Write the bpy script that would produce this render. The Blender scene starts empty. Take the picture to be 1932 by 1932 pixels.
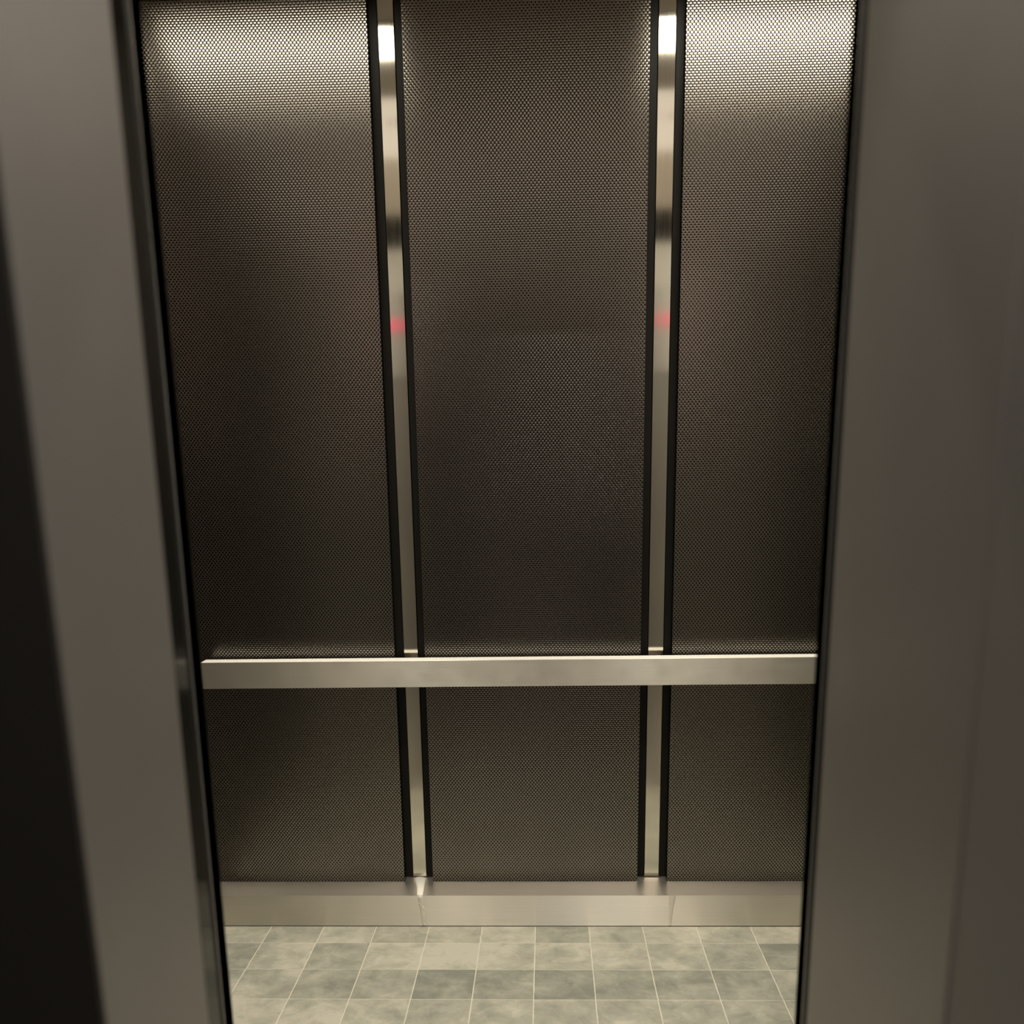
import bpy, bmesh, math, random
from mathutils import Vector, Matrix, noise

random.seed(7)
S = bpy.context.scene
COL = S.collection

# ------------------------------------------------------------------ camera
F_PX, CY_PX = 1861.44, 1357.23           # focal length and principal row, in the 1932 px frame
YAW, PITCH, ROLL, CAM_H = 0.0378, 0.2379, 0.0161, 1.368
cam_d = bpy.data.cameras.new('camera')
cam_d.sensor_width = 36.0
cam_d.lens = 36.0 * F_PX / 1932.0
cam_d.shift_y = (CY_PX - 966.0) / 1932.0
cam_d.clip_start = 0.02
cam_d.dof.use_dof = True
cam_d.dof.focus_distance = 2.85
cam_d.dof.aperture_fstop = 1.7
cam = bpy.data.objects.new('camera', cam_d)
COL.objects.link(cam)
fwd = Vector((-math.sin(YAW) * math.cos(PITCH), math.cos(YAW) * math.cos(PITCH), -math.sin(PITCH)))
right = Vector((math.cos(YAW), math.sin(YAW), 0))
down = fwd.cross(right)
r2 = right * math.cos(ROLL) + down * math.sin(ROLL)
d2 = right * -math.sin(ROLL) + down * math.cos(ROLL)
M = Matrix((r2, -d2, -fwd)).transposed().to_4x4()
M.translation = Vector((0, 0, CAM_H))
cam.matrix_world = M
S.camera = cam

# ------------------------------------------------------------------ world, exposure
w = bpy.data.worlds.new('world')
w.use_nodes = True
w.node_tree.nodes['Background'].inputs[0].default_value = (1.0, 0.9, 0.75, 1)
w.node_tree.nodes['Background'].inputs[1].default_value = 0.002
S.world = w
S.view_settings.view_transform = 'Standard'
S.view_settings.look = 'None'
S.view_settings.exposure = 0.0
S.view_settings.gamma = 1.0
S.view_settings.use_curve_mapping = False
LAMP = 12.0           # radiance of the two ceiling luminaires
W_BACK, W_FRONT, W_FILL = 3.8, 4.3, 11.5
FILL_GLOW = 0.6

# ------------------------------------------------------------------ dimensions (metres, x right, y away, z up)
XL, XR = -1.1165, 1.0265          # cab side walls
XC = (XL + XR) / 2
YP = 2.937                        # face of the patterned panels
YS = 2.957                        # face of the bright divider strips
YB = 2.966                        # wall behind them
YT = 2.867                        # toe kick face
YF = 1.60                         # inside of the cab front
ZC = 2.62                         # cab ceiling
OL, OR = -0.577, 0.435            # cab opening
TILE = 0.16764

# ------------------------------------------------------------------ materials
def new_mat(name):
    m = bpy.data.materials.new(name)
    m.use_nodes = True
    nt = m.node_tree
    return m, nt, nt.nodes['Principled BSDF']

def nd(nt, kind, **kw):
    n = nt.nodes.new(kind)
    for k, v in kw.items():
        setattr(n, k, v)
    return n

def mth(nt, op, a, b=None, c=None):
    n = nt.nodes.new('ShaderNodeMath'); n.operation = op
    for i, v in enumerate((a, b, c)):
        if v is None: continue
        if isinstance(v, (int, float)): n.inputs[i].default_value = v
        else: nt.links.new(v, n.inputs[i])
    return n.outputs[0]

def plain(name, col, rough=0.5, metal=0.0, spec=0.5):
    m, nt, p = new_mat(name)
    p.inputs['Base Color'].default_value = (*col, 1)
    p.inputs['Roughness'].default_value = rough
    p.inputs['Metallic'].default_value = metal
    p.inputs['Specular IOR Level'].default_value = spec
    return m

def brushed(name, col, rough, aniso, spread, grain_scale, smudge=0.0):
    """metal with a one-way grain; `spread` is the direction highlights are drawn out along"""
    m, nt, p = new_mat(name)
    p.inputs['Metallic'].default_value = 1.0
    p.inputs['Anisotropic'].default_value = aniso
    cv = nd(nt, 'ShaderNodeCombineXYZ')
    for i in range(3): cv.inputs[i].default_value = spread[i]
    nt.links.new(cv.outputs[0], p.inputs['Tangent'])
    tc = nd(nt, 'ShaderNodeNewGeometry')
    mp = nd(nt, 'ShaderNodeMapping'); mp.inputs['Scale'].default_value = grain_scale
    nt.links.new(tc.outputs['Position'], mp.inputs['Vector'])
    nz = nd(nt, 'ShaderNodeTexNoise'); nz.inputs['Scale'].default_value = 1.0
    nz.inputs['Detail'].default_value = 3.0
    nt.links.new(mp.outputs[0], nz.inputs['Vector'])
    nz2 = nd(nt, 'ShaderNodeTexNoise'); nz2.inputs['Scale'].default_value = 14.0
    nz2.inputs['Detail'].default_value = 4.0
    nt.links.new(tc.outputs['Position'], nz2.inputs['Vector'])
    r = mth(nt, 'MULTIPLY_ADD', nz.outputs['Fac'], 0.12, rough - 0.06)
    r = mth(nt, 'ADD', r, mth(nt, 'MULTIPLY', mth(nt, 'SUBTRACT', nz2.outputs['Fac'], 0.5), smudge))
    nt.links.new(r, p.inputs['Roughness'])
    mx = nd(nt, 'ShaderNodeMix', data_type='RGBA')
    mx.inputs['A'].default_value = (*[c * 0.93 for c in col], 1)
    mx.inputs['B'].default_value = (*[min(1, c * 1.07) for c in col], 1)
    nt.links.new(nz.outputs['Fac'], mx.inputs['Factor'])
    nt.links.new(mx.outputs['Result'], p.inputs['Base Color'])
    return m

def embossed(name, col, rough, tilt, tilt_v, axis='x'):
    """dark metal sheet with a staggered egg-crate emboss; the dimple slopes are worked out exactly"""
    m, nt, p = new_mat(name)
    PX, RZ = 0.0102, 0.0063
    g = nd(nt, 'ShaderNodeNewGeometry')
    sp = nd(nt, 'ShaderNodeSeparateXYZ'); nt.links.new(g.outputs['Position'], sp.inputs[0])
    u = sp.outputs['X' if axis == 'x' else 'Y']; v = sp.outputs['Z']
    uu = mth(nt, 'MULTIPLY', u, 1 / PX)
    vv = mth(nt, 'MULTIPLY', v, 0.5 / RZ)
    def slope(x):          # -1 .. 1 across one dimple: a flat dome that steepens towards its rim
        a = mth(nt, 'SUBTRACT', mth(nt, 'FRACT', mth(nt, 'ADD', x, 0.5)), 0.5)
        return mth(nt, 'MULTIPLY', a, mth(nt, 'MULTIPLY_ADD', mth(nt, 'MULTIPLY', a, a), 4.0, 1.0))
    A = mth(nt, 'ADD', uu, vv); B = mth(nt, 'SUBTRACT', uu, vv)
    sa, sb = slope(A), slope(B)
    # dark round spots coloured in between the raised knots
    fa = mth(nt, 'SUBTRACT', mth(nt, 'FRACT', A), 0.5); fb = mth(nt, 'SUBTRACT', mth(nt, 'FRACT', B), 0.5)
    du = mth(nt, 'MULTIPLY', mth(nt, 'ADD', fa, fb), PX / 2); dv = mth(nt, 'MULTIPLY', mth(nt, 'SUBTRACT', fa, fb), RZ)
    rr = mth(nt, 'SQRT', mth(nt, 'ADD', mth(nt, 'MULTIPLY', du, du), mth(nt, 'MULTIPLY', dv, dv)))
    spot = nd(nt, 'ShaderNodeMapRange', interpolation_type='SMOOTHSTEP')
    nt.links.new(rr, spot.inputs['Value'])
    spot.inputs['From Min'].default_value = 0.0019; spot.inputs['From Max'].default_value = 0.0033
    gu = mth(nt, 'MULTIPLY', mth(nt, 'ADD', sa, sb), tilt)
    gv = mth(nt, 'MULTIPLY', mth(nt, 'SUBTRACT', sa, sb), tilt_v)
    cb = nd(nt, 'ShaderNodeCombineXYZ')
    nt.links.new(gu, cb.inputs['X' if axis == 'x' else 'Y'])
    nt.links.new(gv, cb.inputs['Z'])
    va = nd(nt, 'ShaderNodeVectorMath', operation='ADD')
    nt.links.new(g.outputs['Normal'], va.inputs[0]); nt.links.new(cb.outputs[0], va.inputs[1])
    vn = nd(nt, 'ShaderNodeVectorMath', operation='NORMALIZE'); nt.links.new(va.outputs[0], vn.inputs[0])
    nt.links.new(vn.outputs[0], p.inputs['Normal'])
    # slight tarnish: broad cloudy change of tone and gloss
    nz = nd(nt, 'ShaderNodeTexNoise'); nz.inputs['Scale'].default_value = 3.0; nz.inputs['Detail'].default_value = 3.0
    nt.links.new(g.outputs['Position'], nz.inputs['Vector'])
    mx = nd(nt, 'ShaderNodeMix', data_type='RGBA')
    mx.inputs['A'].default_value = (*[c * 0.85 for c in col], 1)
    mx.inputs['B'].default_value = (*[c * 1.15 for c in col], 1)
    nt.links.new(nz.outputs['Fac'], mx.inputs['Factor'])
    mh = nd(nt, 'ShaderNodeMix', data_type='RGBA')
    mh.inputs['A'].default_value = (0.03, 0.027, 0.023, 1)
    nt.links.new(spot.outputs[0], mh.inputs['Factor']); nt.links.new(mx.outputs['Result'], mh.inputs['B'])
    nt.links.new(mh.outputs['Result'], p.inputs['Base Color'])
    p.inputs['Metallic'].default_value = 1.0
    p.inputs['Roughness'].default_value = rough
    return m

def emitter(name, col, strength):
    m, nt, p = new_mat(name)
    p.inputs['Base Color'].default_value = (0.8, 0.8, 0.8, 1)
    p.inputs['Emission Color'].default_value = (*col, 1)
    p.inputs['Emission Strength'].default_value = strength
    return m

def satin_paint(name, col, rough, metal=0.0):
    m, nt, p = new_mat(name)
    g = nd(nt, 'ShaderNodeNewGeometry')
    nz = nd(nt, 'ShaderNodeTexNoise'); nz.inputs['Scale'].default_value = 5.0; nz.inputs['Detail'].default_value = 2.0
    nt.links.new(g.outputs['Position'], nz.inputs['Vector'])
    mx = nd(nt, 'ShaderNodeMix', data_type='RGBA')
    mx.inputs['A'].default_value = (*[c * 0.93 for c in col], 1)
    mx.inputs['B'].default_value = (*[c * 1.07 for c in col], 1)
    nt.links.new(nz.outputs['Fac'], mx.inputs['Factor'])
    nt.links.new(mx.outputs['Result'], p.inputs['Base Color'])
    nz3 = nd(nt, 'ShaderNodeTexNoise'); nz3.inputs['Scale'].default_value = 400.0
    nt.links.new(g.outputs['Position'], nz3.inputs['Vector'])
    bp = nd(nt, 'ShaderNodeBump'); bp.inputs['Strength'].default_value = 0.08; bp.inputs['Distance'].default_value = 0.001
    nt.links.new(nz3.outputs['Fac'], bp.inputs['Height']); nt.links.new(bp.outputs[0], p.inputs['Normal'])
    p.inputs['Roughness'].default_value = rough
    p.inputs['Metallic'].default_value = metal
    return m

def slate():
    m, nt, p = new_mat('slate')
    g = nd(nt, 'ShaderNodeNewGeometry'); oi = nd(nt, 'ShaderNodeObjectInfo')
    off = nd(nt, 'ShaderNodeVectorMath', operation='ADD')
    sc = nd(nt, 'ShaderNodeVectorMath', operation='SCALE')
    cb = nd(nt, 'ShaderNodeCombineXYZ')
    for i in range(3): nt.links.new(oi.outputs['Random'], cb.inputs[i])
    nt.links.new(cb.outputs[0], sc.inputs[0]); sc.inputs['Scale'].default_value = 37.0
    nt.links.new(g.outputs['Position'], off.inputs[0]); nt.links.new(sc.outputs[0], off.inputs[1])
    n1 = nd(nt, 'ShaderNodeTexNoise'); n1.inputs['Scale'].default_value = 13.0; n1.inputs['Detail'].default_value = 9.0
    n1.inputs['Roughness'].default_value = 0.66; n1.inputs['Distortion'].default_value = 0.35
    nt.links.new(off.outputs[0], n1.inputs['Vector'])
    n2 = nd(nt, 'ShaderNodeTexNoise'); n2.inputs['Scale'].default_value = 5.0; n2.inputs['Detail'].default_value = 5.0
    nt.links.new(g.outputs['Position'], n2.inputs['Vector'])
    # own tone of the tile (object colour red channel: 0 pale ... 1 dark)
    se = nd(nt, 'ShaderNodeSeparateColor'); nt.links.new(oi.outputs['Color'], se.inputs[0])
    t = mth(nt, 'MULTIPLY_ADD', mth(nt, 'SUBTRACT', n1.outputs['Fac'], 0.5), 2.0, se.outputs[0])
    t = mth(nt, 'MULTIPLY_ADD', mth(nt, 'SUBTRACT', n2.outputs['Fac'], 0.5), -1.2, t)
    cr = nd(nt, 'ShaderNodeValToRGB')
    e = cr.color_ramp.elements
    e[0].position = 0.0; e[0].color = (0.53, 0.50, 0.405, 1)
    e[1].position = 1.0; e[1].color = (0.225, 0.228, 0.183, 1)
    k = e.new(0.35); k.color = (0.40, 0.388, 0.312, 1)
    k = e.new(0.65); k.color = (0.315, 0.312, 0.252, 1)
    nt.links.new(t, cr.inputs[0]); nt.links.new(cr.outputs[0], p.inputs['Base Color'])
    p.inputs['Roughness'].default_value = 0.55
    bp = nd(nt, 'ShaderNodeBump'); bp.inputs['Strength'].default_value = 0.35; bp.inputs['Distance'].default_value = 0.004
    nt.links.new(n1.outputs['Fac'], bp.inputs['Height']); nt.links.new(bp.outputs[0], p.inputs['Normal'])
    return m

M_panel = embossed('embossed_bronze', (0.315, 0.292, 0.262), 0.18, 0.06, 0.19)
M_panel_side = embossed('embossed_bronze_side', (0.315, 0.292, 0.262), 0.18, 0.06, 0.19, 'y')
M_strip = brushed('steel_vertical_grain', (0.80, 0.76, 0.68), 0.13, 0.85, (1, 0, 0), (900, 900, 6))
M_rail = brushed('steel_rail', (0.80, 0.76, 0.68), 0.42, 0.9, (0, 0, 1), (5, 700, 900), 0.22)
M_rail.node_tree.nodes['Principled BSDF'].inputs['Metallic'].default_value = 0.92
M_toe = brushed('steel_horizontal_grain', (0.92, 0.87, 0.78), 0.42, 1.0, (0, 0, 1), (6, 800, 900), 0.10)
M_front = brushed('steel_front', (0.56, 0.535, 0.49), 0.35, 0.6, (1, 0, 0), (700, 700, 5))
M_front.node_tree.nodes['Principled BSDF'].inputs['Metallic'].default_value = 0.45
M_mirror = plain('polished_steel', (0.62, 0.58, 0.50), 0.12, 1.0)
M_gloss = plain('black_gloss', (0.012, 0.012, 0.010), 0.10, 0.0, 0.25)
M_black = plain('black_trim', (0.012, 0.011, 0.009), 0.5, 0, 0.2)
M_rail_top = plain('pale_rail_top', (0.86, 0.83, 0.76), 0.55, 0.2)  # pale, barely metallic copy of the rail steel, so the top reads as lit
M_plate = plain('pale_plate', (0.62, 0.60, 0.56), 0.4)
M_rubber = plain('black_rubber', (0.010, 0.0095, 0.008), 0.6, 0, 0.3)
M_jamb = satin_paint('grey_satin_paint', (0.33, 0.305, 0.278), 0.5, 0.35)
M_dark = satin_paint('unlit_lobby_dark', (0.030, 0.027, 0.022), 0.8)  # near-black base colour stands in for the shade of the unlit hall
M_lobby = satin_paint('lobby_wall', (0.26, 0.24, 0.215), 0.6)
M_hall = satin_paint('hall_wall_paint', (0.50, 0.44, 0.385), 0.7)
M_grout = plain('pale_grout', (0.68, 0.64, 0.53), 0.8)
M_ceil = plain('ceiling_beige', (0.84, 0.77, 0.66), 0.5)
M_slate = slate()
M_ledge = brushed('steel_ledge', (0.80, 0.75, 0.66), 0.36, 0.3, (1, 0, 0), (6, 800, 900), 0.08)
M_diff = emitter('ceiling_diffuser', (1.0, 0.88, 0.73), 0.72)
M_lens = emitter('lamp_lens', (1.0, 0.935, 0.78), LAMP)
M_fill_lens = emitter('hall_fill_lens', (1.0, 0.90, 0.76), FILL_GLOW)  # glow of the two added hall fill lamps
M_red = emitter('red_display', (1.0, 0.09, 0.17), 1.4)
M_red.node_tree.nodes['Principled BSDF'].inputs['Base Color'].default_value = (0.12, 0.10, 0.10, 1)
M_lens_left = emitter('lamp_lens_left', (1.0, 0.935, 0.78), LAMP * 0.6)

# ------------------------------------------------------------------ helpers
def link(name, me, mats, parent=None):
    o = bpy.data.objects.new(name, me)
    COL.objects.link(o)
    for m in (mats if isinstance(mats, (list, tuple)) else [mats]):
        me.materials.append(m)
    if parent: o.parent = parent
    return o

def box(name, x0, x1, y0, y1, z0, z1, mat, parent=None, bevel=0.0, seg=2):
    bm = bmesh.new()
    bmesh.ops.create_cube(bm, size=1.0)
    for v in bm.verts:
        v.co = Vector(((x0 + x1) / 2 + v.co.x * (x1 - x0), (y0 + y1) / 2 + v.co.y * (y1 - y0), (z0 + z1) / 2 + v.co.z * (z1 - z0)))
    if bevel:
        bmesh.ops.bevel(bm, geom=bm.edges[:], offset=bevel, segments=seg, affect='EDGES', profile=0.5)
    me = bpy.data.meshes.new(name)
    bm.to_mesh(me); bm.free()
    return link(name, me, mat, parent)

def prism(name, prof, x0, x1, mat, parent=None):
    """profile of (y, z) points drawn out along x"""
    n = len(prof)
    vs = [(x0, y, z) for y, z in prof] + [(x1, y, z) for y, z in prof]
    fs = [tuple(range(n))[::-1], tuple(range(n, 2 * n))]
    for i in range(n):
        j = (i + 1) % n
        fs.append((i, j, n + j, n + i))
    me = bpy.data.meshes.new(name)
    me.from_pydata(vs, [], fs)
    bm = bmesh.new(); bm.from_mesh(me); bmesh.ops.recalc_face_normals(bm, faces=bm.faces[:]); bm.to_mesh(me); bm.free()
    return link(name, me, mat, parent)

def pillar(name, prof, z0, z1, mat, parent=None, smooth=False):
    """plan outline of (x, y) points drawn up along z"""
    n = len(prof)
    vs = [(x, y, z0) for x, y in prof] + [(x, y, z1) for x, y in prof]
    fs = [tuple(range(n))[::-1], tuple(range(n, 2 * n))]
    for i in range(n):
        j = (i + 1) % n
        fs.append((i, j, n + j, n + i))
    me = bpy.data.meshes.new(name)
    me.from_pydata(vs, [], fs)
    bm = bmesh.new(); bm.from_mesh(me); bmesh.ops.recalc_face_normals(bm, faces=bm.faces[:]); bm.to_mesh(me); bm.free()
    return link(name, me, mat, parent)

def struct(o, label, cat=None):
    o['kind'] = 'structure'
    o['label'] = label
    if cat: o['category'] = cat
    return o

def thing(name, loc, label, cat, group=None):
    o = bpy.data.objects.new(name, None)
    o.empty_display_size = 0.05
    COL.objects.link(o)
    o.location = loc
    o['label'] = label; o['category'] = cat
    if group: o['group'] = group
    return o

def adopt(o, parent):
    """parent a part built in world coordinates to a thing standing elsewhere"""
    o.parent = parent
    o.data.transform(Matrix.Translation(-parent.location))
    return o

# ------------------------------------------------------------------ back wall
wall_back = struct(box('wall_back', XL - 0.05, XR + 0.05, YB, YB + 0.06, 0, ZC, M_black),
                   'back wall of the elevator cab, three dark embossed metal panels split by bright strips', 'wall')

def panel(x0, x1, bow):
    """thin embossed sheet on a black edged board, very slightly bowed along its height"""
    z0, z1, n = 0.1236, ZC - 0.012, 40
    vs, fs = [], []
    for i in range(n + 1):
        t = i / n
        z = z0 + (z1 - z0) * t
        dy = -bow * math.sin(math.pi * t) ** 1.0
        vs += [(x0, YP + dy, z), (x1, YP + dy, z)]
    for i in range(n):
        a = 2 * i
        fs.append((a, a + 1, a + 3, a + 2))
    k = len(vs)
    vs += [(x0, YB, z0), (x1, YB, z0), (x0, YB, z1), (x1, YB, z1)]
    fs.append((k + 1, k, k + 2, k + 3))
    fs.append((0, k, k + 1, 1))
    fs.append((2 * n, 2 * n + 1, k + 3, k + 2))
    fs.append(tuple([k] + [2 * i for i in range(n + 1)] + [k + 2]))
    fs.append(tuple([k + 3] + [2 * i + 1 for i in range(n, -1, -1)] + [k + 1]))
    me = bpy.data.meshes.new('embossed_panel')
    me.from_pydata(vs, [], fs)
    bm = bmesh.new(); bm.from_mesh(me); bmesh.ops.recalc_face_normals(bm, faces=bm.faces[:]); bm.to_mesh(me); bm.free()
    o = link('embossed_panel', me, [M_panel, M_black], wall_back)
    for i, f in enumerate(me.polygons):
        f.material_index = 0 if i < n else 1
        f.use_smooth = False
    o['label'] = 'dark bronze embossed metal panel with a fine dimpled weave'
    return o

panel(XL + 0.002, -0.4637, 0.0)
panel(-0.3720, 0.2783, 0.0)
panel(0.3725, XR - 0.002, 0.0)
for x0, x1 in ((-0.4380, -0.3953), (0.3028, 0.3485)):
    o = box('divider_strip', x0, x1, YS, YB, 0.1323, ZC - 0.012, M_strip, wall_back, 0.0008, 1)
    o['label'] = 'bright brushed steel divider strip'
# black channel lips on both sides of each strip
for x0, x1 in ((-0.4630, -0.4395), (-0.3935, -0.3727), (0.2790, 0.3012), (0.3500, 0.3718)):
    o = box('channel_lip', x0, x1, YS + 0.002, YB, 0.1300, ZC - 0.012, M_black, wall_back, 0.0008, 1)
    o['label'] = 'black channel beside the bright strip'

base = prism('baseboard_back', [(YT, 0.003), (YT, 0.1050), (YP - 0.001, 0.1226), (YB - 0.001, 0.1318), (YB - 0.001, 0.003)],
             XL, XR, [M_toe, M_ledge])
for f in base.data.polygons:
    f.material_index = 1 if f.normal.z > 0.5 else 0
struct(base, 'brushed steel toe kick with a sloping top along the foot of the back wall', 'baseboard')

# ridge added to imitate a bright streak below each strip, brightness in its colour
M_streak = plain('pale_streak', (0.92, 0.88, 0.78), 0.5)
def add_streak(pts):
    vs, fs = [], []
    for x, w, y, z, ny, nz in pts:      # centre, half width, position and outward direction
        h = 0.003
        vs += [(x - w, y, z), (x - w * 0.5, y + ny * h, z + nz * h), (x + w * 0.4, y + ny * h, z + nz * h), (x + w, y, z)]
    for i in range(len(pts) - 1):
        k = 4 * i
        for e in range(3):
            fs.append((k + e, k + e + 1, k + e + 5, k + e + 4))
    me = bpy.data.meshes.new('streak_ridge'); me.from_pydata(vs, [], fs)
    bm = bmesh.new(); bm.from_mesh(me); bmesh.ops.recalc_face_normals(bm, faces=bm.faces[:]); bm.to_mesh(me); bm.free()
    o = link('streak_ridge', me, M_streak, base)
    o['label'] = 'pale ridge imitating a bright streak down the steel toe kick'
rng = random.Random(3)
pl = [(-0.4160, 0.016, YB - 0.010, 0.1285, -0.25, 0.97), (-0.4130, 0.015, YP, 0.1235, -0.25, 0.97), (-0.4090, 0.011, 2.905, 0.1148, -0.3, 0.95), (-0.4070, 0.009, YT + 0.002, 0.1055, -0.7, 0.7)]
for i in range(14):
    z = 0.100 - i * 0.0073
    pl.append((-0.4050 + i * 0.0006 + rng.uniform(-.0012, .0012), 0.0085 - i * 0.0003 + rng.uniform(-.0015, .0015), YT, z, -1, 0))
add_streak(pl)
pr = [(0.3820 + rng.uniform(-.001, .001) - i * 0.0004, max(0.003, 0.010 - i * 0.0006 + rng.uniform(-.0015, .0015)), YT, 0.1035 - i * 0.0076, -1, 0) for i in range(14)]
add_streak(pr)

# ------------------------------------------------------------------ floor
floor = struct(box('floor', XL, XR, YF, YB, -0.05, -0.0003, M_grout), 'grey green slate tile floor of the elevator cab with pale joints', 'floor')
TX0, TY0 = -0.8832, 2.753          # corner of the tile grid
tones = {
    0: [.35, .50, .25, .48, .35, .12, .62, .45, .18, .40, .20],
    1: [.50, .30, .62, .08, .06, .30, .30, .30, .35, .48, .72],
    2: [.40, .40, .60, .50, .92, .72, .88, .66, .70, .82, .62],
    3: [.30, .20, .30, .35, .50, .30, .35, .50, .50, .58, .40],
}
def tile_mesh(sx, sy, seed):
    rng = random.Random(seed)
    n = 6
    bm = bmesh.new()
    vs = []
    for j in range(n + 1):
        for i in range(n + 1):
            u, v = i / n, j / n
            edge = i in (0, n) or j in (0, n)
            h = noise.noise(Vector((u * 2.3 + seed * 7.1, v * 2.3, seed * 3.3))) * 0.0005
            jx = rng.uniform(-1, 1) * 0.0004 if edge else 0
            jy = rng.uniform(-1, 1) * 0.0004 if edge else 0
            vs.append(bm.verts.new(((u - .5) * sx + jx, (v - .5) * sy + jy, 0.0001 + h * (0.4 if edge else 1.0))))
    for j in range(n):
        for i in range(n):
            a = j * (n + 1) + i
            f = bm.faces.new((vs[a], vs[a + 1], vs[a + n + 2], vs[a + n + 1])); f.smooth = False
    rim = [vs[i] for i in range(n + 1)] + [vs[j * (n + 1) + n] for j in range(1, n + 1)] + \
          [vs[n * (n + 1) + i] for i in range(n - 1, -1, -1)] + [vs[j * (n + 1)] for j in range(n - 1, 0, -1)]
    low = [bm.verts.new((v.co.x, v.co.y, -0.008)) for v in rim]
    for i in range(len(rim)):
        j = (i + 1) % len(rim)
        bm.faces.new((rim[j], rim[i], low[i], low[j]))
    me = bpy.data.meshes.new('slate_tile'); bm.to_mesh(me); bm.free()
    me.materials.append(M_slate)
    return me
J = 0.0026
full = [tile_mesh(TILE - J, TILE - J, s) for s in range(8)]
cache = {}
for row in range(0, 8):
    y1 = TY0 - (row - 1) * TILE; y0 = y1 - TILE
    y1 = min(y1, YT + 0.0); y0 = max(y0, YF)
    if y1 - y0 < 0.02: continue
    for c in range(-2, 12):
        x0 = TX0 + c * TILE; x1 = x0 + TILE
        x0 = max(x0, XL); x1 = min(x1, XR)
        if x1 - x0 < 0.02: continue
        sx, sy = x1 - x0 - J, y1 - y0 - J
        if abs(sx - (TILE - J)) < 1e-4 and abs(sy - (TILE - J)) < 1e-4:
            me = random.choice(full)
        else:
            key = (round(sx, 4), round(sy, 4))
            if key not in cache: cache[key] = tile_mesh(sx, sy, len(cache) + 20)
            me = cache[key]
        o = bpy.data.objects.new('slate_tile', me)
        COL.objects.link(o); o.parent = floor
        o.location = ((x0 + x1) / 2, (y0 + y1) / 2, 0)
        ci = c + 1
        t = tones[row][ci] if row in tones and 0 <= ci < 11 else random.uniform(.2, .7)
        o.color = (t, t, t, 1)

# ------------------------------------------------------------------ cab shell
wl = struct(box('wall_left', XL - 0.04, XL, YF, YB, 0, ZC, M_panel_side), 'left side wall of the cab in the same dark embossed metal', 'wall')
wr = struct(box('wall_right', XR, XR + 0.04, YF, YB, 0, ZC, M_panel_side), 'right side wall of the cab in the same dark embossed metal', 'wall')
ceiling = struct(box('ceiling', XL - 0.04, XR + 0.04, YF, YB + 0.06, ZC, ZC + 0.05, M_ceil), 'beige ceiling of the elevator cab', 'ceiling')

# cab front: two return panels, transom over the opening
HEAD = 2.12
wall_front = struct(box('wall_front', XL - 0.04, XR + 0.04, YF - 0.045, YF - 0.012, HEAD, ZC, M_black), 'inside front of the cab over the door opening', 'wall')
for x0, x1 in ((XL, OL), (OR, XR)):
    box('return_panel', x0, x1, YF - 0.045, YF, 0, 2.286, M_front, wall_front, 0.002, 2)
    box('return_cap', x0, x1, YF - 0.045, YF - 0.008, 2.286, ZC, M_black, wall_front)
box('transom_panel', XL, XR, YF - 0.012, YF, 2.41, ZC, M_ceil, wall_front, 0.002, 2)
box('transom_plate', OL, OR, YF - 0.012, YF, HEAD, 2.286, M_front, wall_front, 0.002, 2)

# control plates on the returns, seen only mirrored in the bright strips
for side, x0, x1 in (('left', -0.83, -0.595), ('right', 0.455, 0.69)):
    t = thing('control_plate', ((x0 + x1) / 2, YF, 1.79), 'steel indicator plate with red display on the %s front return' % side, 'control panel', 'indicator plates on the front returns')
    adopt(box('plate', x0, x1, YF + 0.0005, YF + 0.006, 1.79, 2.28, M_plate, None, 0.0015, 1), t)
    adopt(box('display', x0 + 0.03, x1 - 0.005, YF + 0.006, YF + 0.009, 1.972, 2.018, M_red, None), t)

# ------------------------------------------------------------------ ceiling luminaires
def luminaire(x0, x1, y0, y1, mat, label):
    t = thing('ceiling_lamp', ((x0 + x1) / 2, (y0 + y1) / 2, ZC - 0.012), label, 'lamp', 'cab ceiling lamps')
    z0, z1 = ZC - 0.012, ZC - 0.0005
    b = 0.012
    for a in ((x0 - b, x0, y0 - b, y1 + b), (x1, x1 + b, y0 - b, y1 + b), (x0, x1, y0 - b, y0), (x0, x1, y1, y1 + b)):
        adopt(box('frame_bar', *a, z0, z1, M_mirror), t)
    adopt(box('lens', x0, x1, y0, y1, ZC - 0.006, z1, mat), t)
    return t

def lamp_light(t, sx, sy, watts, col, spread):
    ld = bpy.data.lights.new('lamp_light', 'AREA')
    ld.shape = 'RECTANGLE'; ld.size = sx; ld.size_y = sy
    ld.energy = watts; ld.color = col; ld.spread = spread
    o = bpy.data.objects.new('lamp_light', ld)
    COL.objects.link(o); o.parent = t; o.location = (0, 0, 0.003)

YD = YS - 0.285
WARM = (1.0, 0.935, 0.80)
for x0, x1, lab in ((-1.09, -0.42, 'warm ceiling lamp above the left embossed panel'), (0.31, 0.93, 'warm ceiling lamp above the right embossed panel')):
    t = luminaire(x0, x1, YD - 0.11, YD + 0.11, M_lens_left if x0 < 0 else M_lens, lab)
    lamp_light(t, x1 - x0 - 0.01, 0.21, W_BACK, WARM, math.radians(75))

t = thing('ceiling_diffuser', (XC, 1.91, ZC - 0.004), 'broad pale luminous ceiling sheet over the cab front', 'lamp')
adopt(box('diffuser_sheet', XL + 0.01, XR - 0.01, YF + 0.004, 2.22, ZC - 0.004, ZC - 0.0005, M_diff), t)

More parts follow.
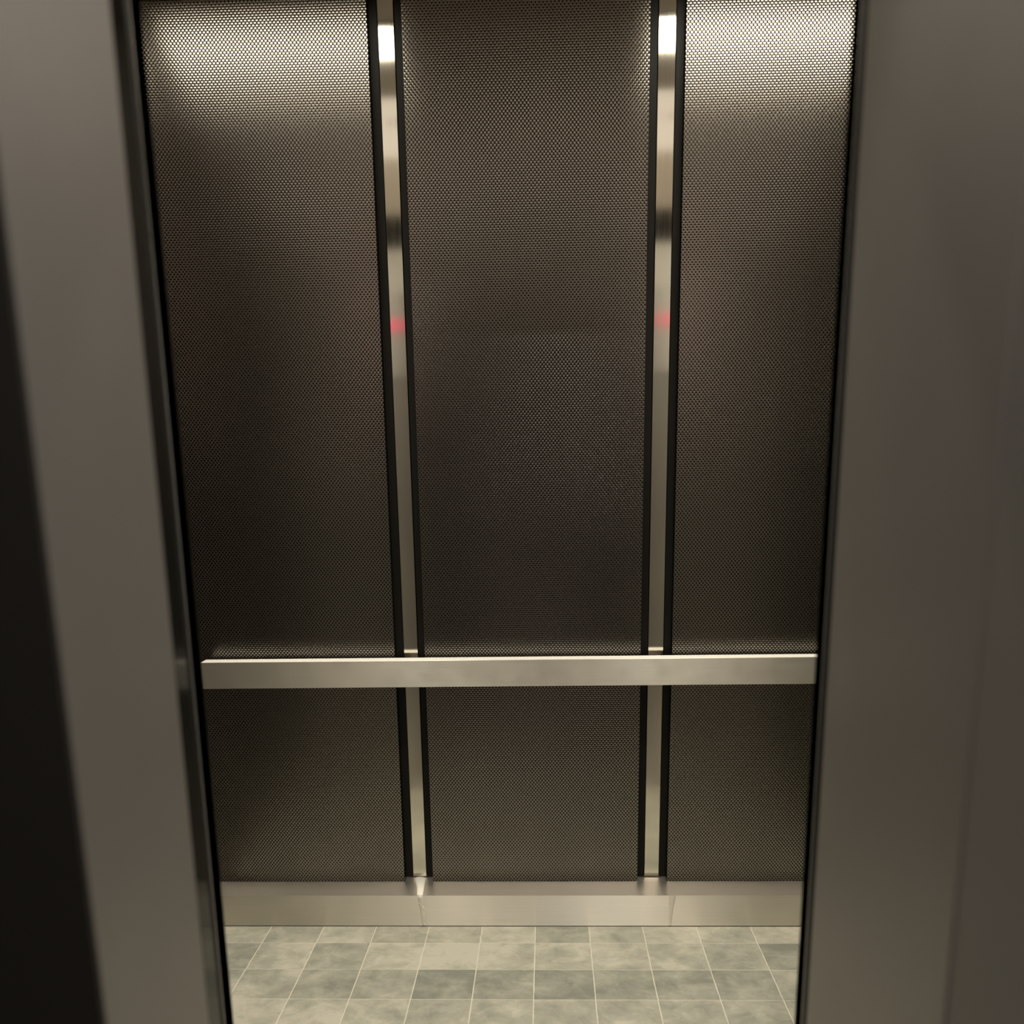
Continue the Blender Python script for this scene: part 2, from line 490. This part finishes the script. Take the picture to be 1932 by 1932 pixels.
def ring(name, x, y, z, r0, r1, h, mat, n=32):
    vs, fs = [], []
    for i in range(n):
        a = 2 * math.pi * i / n
        c, s_ = math.cos(a), math.sin(a)
        vs += [(x + r0 * c, y + r0 * s_, z), (x + r1 * c, y + r1 * s_, z + 0.002), (x + r1 * c, y + r1 * s_, z + h), (x + r0 * c, y + r0 * s_, z + h)]
    for i in range(n):
        k, m = 4 * i, 4 * ((i + 1) % n)
        for e in range(4):
            f = (e + 1) % 4
            fs.append((k + e, k + f, m + f, m + e))
    me = bpy.data.meshes.new(name); me.from_pydata(vs, [], fs)
    bm = bmesh.new(); bm.from_mesh(me); bmesh.ops.recalc_face_normals(bm, faces=bm.faces[:]); bm.to_mesh(me); bm.free()
    return link(name, me, mat)
for x, lab in ((-0.50, 'small round downlight over the left of the cab front'), (0.50, 'small round downlight over the right of the cab front')):
    t = thing('downlight', (x, 2.0, ZC - 0.013), lab, 'lamp', 'small round downlights')
    adopt(ring('bezel', x, 2.0, ZC - 0.013, 0.032, 0.048, 0.0075, M_mirror), t)
    ld = bpy.data.lights.new('downlight_beam', 'AREA')
    ld.shape = 'DISK'; ld.size = 0.062; ld.energy = W_FRONT; ld.color = WARM; ld.spread = math.radians(110)
    o = bpy.data.objects.new('downlight_beam', ld); COL.objects.link(o); o.parent = t; o.location = (0, 0, 0.004)

# ------------------------------------------------------------------ handrail
RY0, RY1, RZ0, RZ1 = 2.860, 2.911, 0.7742, 0.8546
rail = thing('handrail', (-0.045, 2.885, RZ0), 'flat brushed steel handrail across the dark embossed back wall', 'handrail')
bar = adopt(box('rail_bar', -1.034, 0.945, RY0, RY1, RZ0, RZ1, [M_rail, M_rail_top], None, 0.0012, 2), rail)
for f in bar.data.polygons:
    f.material_index = 1 if f.normal.z > 0.9 else 0
for x in (-0.4167, 0.3257):
    adopt(box('bracket', x - 0.016, x + 0.016, RY1 - 0.0005, YS - 0.0003, 0.795, 0.828, M_black, None, 0.002, 1), rail)

# ------------------------------------------------------------------ doorway: hall jambs, hall doors, cab doors
H = 2.40
j1 = struct(pillar('trim_1', [(-0.508, 1.004), (-0.5085, 1.0), (-0.60, 1.0), (-0.60, 1.31), (-0.512, 1.31), (-0.508, 1.306)], 0, H, M_jamb),
            'grey satin door jamb at the left of the picture', 'door frame')
j2 = struct(pillar('trim_2', [(0.430, 0.988), (0.60, 0.988), (0.60, 1.34), (0.430, 1.34)], 0, H, M_jamb),
            'grey satin door jamb at the right of the picture', 'door frame')
ar = box('frame_shade', -0.64, -0.5083, 0.990, 1.0, 0, H, M_dark, j1)  # dark sheet over the jamb front; the unlit hall's shade in its colour
ar['label'] = 'dark sheet painting the shade on the door frame front'
d1 = struct(box('door_1', -1.08, -0.535, 1.376, 1.424, 0, HEAD + 0.05, M_gloss, None, 0.0015, 1), 'steel hall door slid open on the left, only its polished edge showing', 'door')
d2 = struct(box('door_2', 0.430, 1.00, 1.3402, 1.505, 0, HEAD + 0.05, M_jamb, None), 'grey hall door slid open on the right, only its edge showing', 'door')
d3 = struct(box('door_3', -1.10, -0.5765, 1.475, 1.553, 0, HEAD + 0.05, M_rubber, None, 0.003, 2), 'cab door slid open on the left with a black edge', 'door')
d4 = struct(box('door_4', 0.4345, 1.00, 1.510, 1.553, 0, HEAD + 0.05, M_rubber, None, 0.003, 2), 'cab door slid open on the right with a black edge', 'door')
sill = struct(box('trim_3', -1.10, 1.00, 1.00, YF, -0.05, -0.002, M_front), 'metal door sill between hall and cab', 'sill')
head = struct(box('trim_4', -0.505, 0.427, 1.00, 1.31, HEAD + 0.28, 2.80, M_jamb), 'grey head of the entrance frame above the doorway', 'door frame')

# ------------------------------------------------------------------ lobby in front of the doors
lw = struct(box('wall_hall', -2.4, -0.602, 1.02, 1.30, 0, 2.8, M_dark), 'dark hall wall left of the doorway', 'wall')
lr = struct(box('wall_hall_side', 0.4325, 0.60, -1.6, 0.9875, 0, 2.8, M_lobby), 'grey hall side wall at the right edge of the picture', 'wall')
lf = struct(box('floor_hall', -2.4, 0.60, -1.6, 1.00, -0.05, -0.003, M_lobby), 'grey hall floor before the doorway', 'floor')
lc = struct(box('ceiling_hall', -2.4, 0.60, -1.6, 1.60, 2.8, 2.85, M_dark), 'dark hall ceiling before the doorway', 'ceiling')
lb = struct(box('wall_hall_back', -2.4, 0.60, -1.65, -1.6, 0, 2.8, M_hall), 'grey hall wall behind the viewer', 'wall')
ll = struct(box('wall_hall_left', -2.45, -2.4, -1.6, 1.30, 0, 2.8, M_dark), 'dark hall wall far to the left', 'wall')

t = thing('hall_fill', (0.22, 0.68, 2.78), 'added unseen hall lamp brightening the door jambs', 'lamp')  # unseen lamp added to brighten the door jambs
adopt(box('lens', 0.14, 0.30, 0.60, 0.76, 2.786, 2.7995, M_fill_lens, None, 0.003, 1), t)
lamp_light(t, 0.15, 0.15, W_FILL, (1.0, 0.95, 0.89), math.radians(160))
t = thing('hall_fill', (0.05, -1.05, 2.78), 'added unseen hall lamp brightening the centre panel reflection', 'lamp')  # second unseen lamp, added to lighten the centre panel's reflection
adopt(box('lens', -0.03, 0.13, -1.13, -0.97, 2.786, 2.7995, M_fill_lens, None, 0.003, 1), t)
lamp_light(t, 0.15, 0.15, 6.0, (1.0, 0.93, 0.85), math.radians(160))
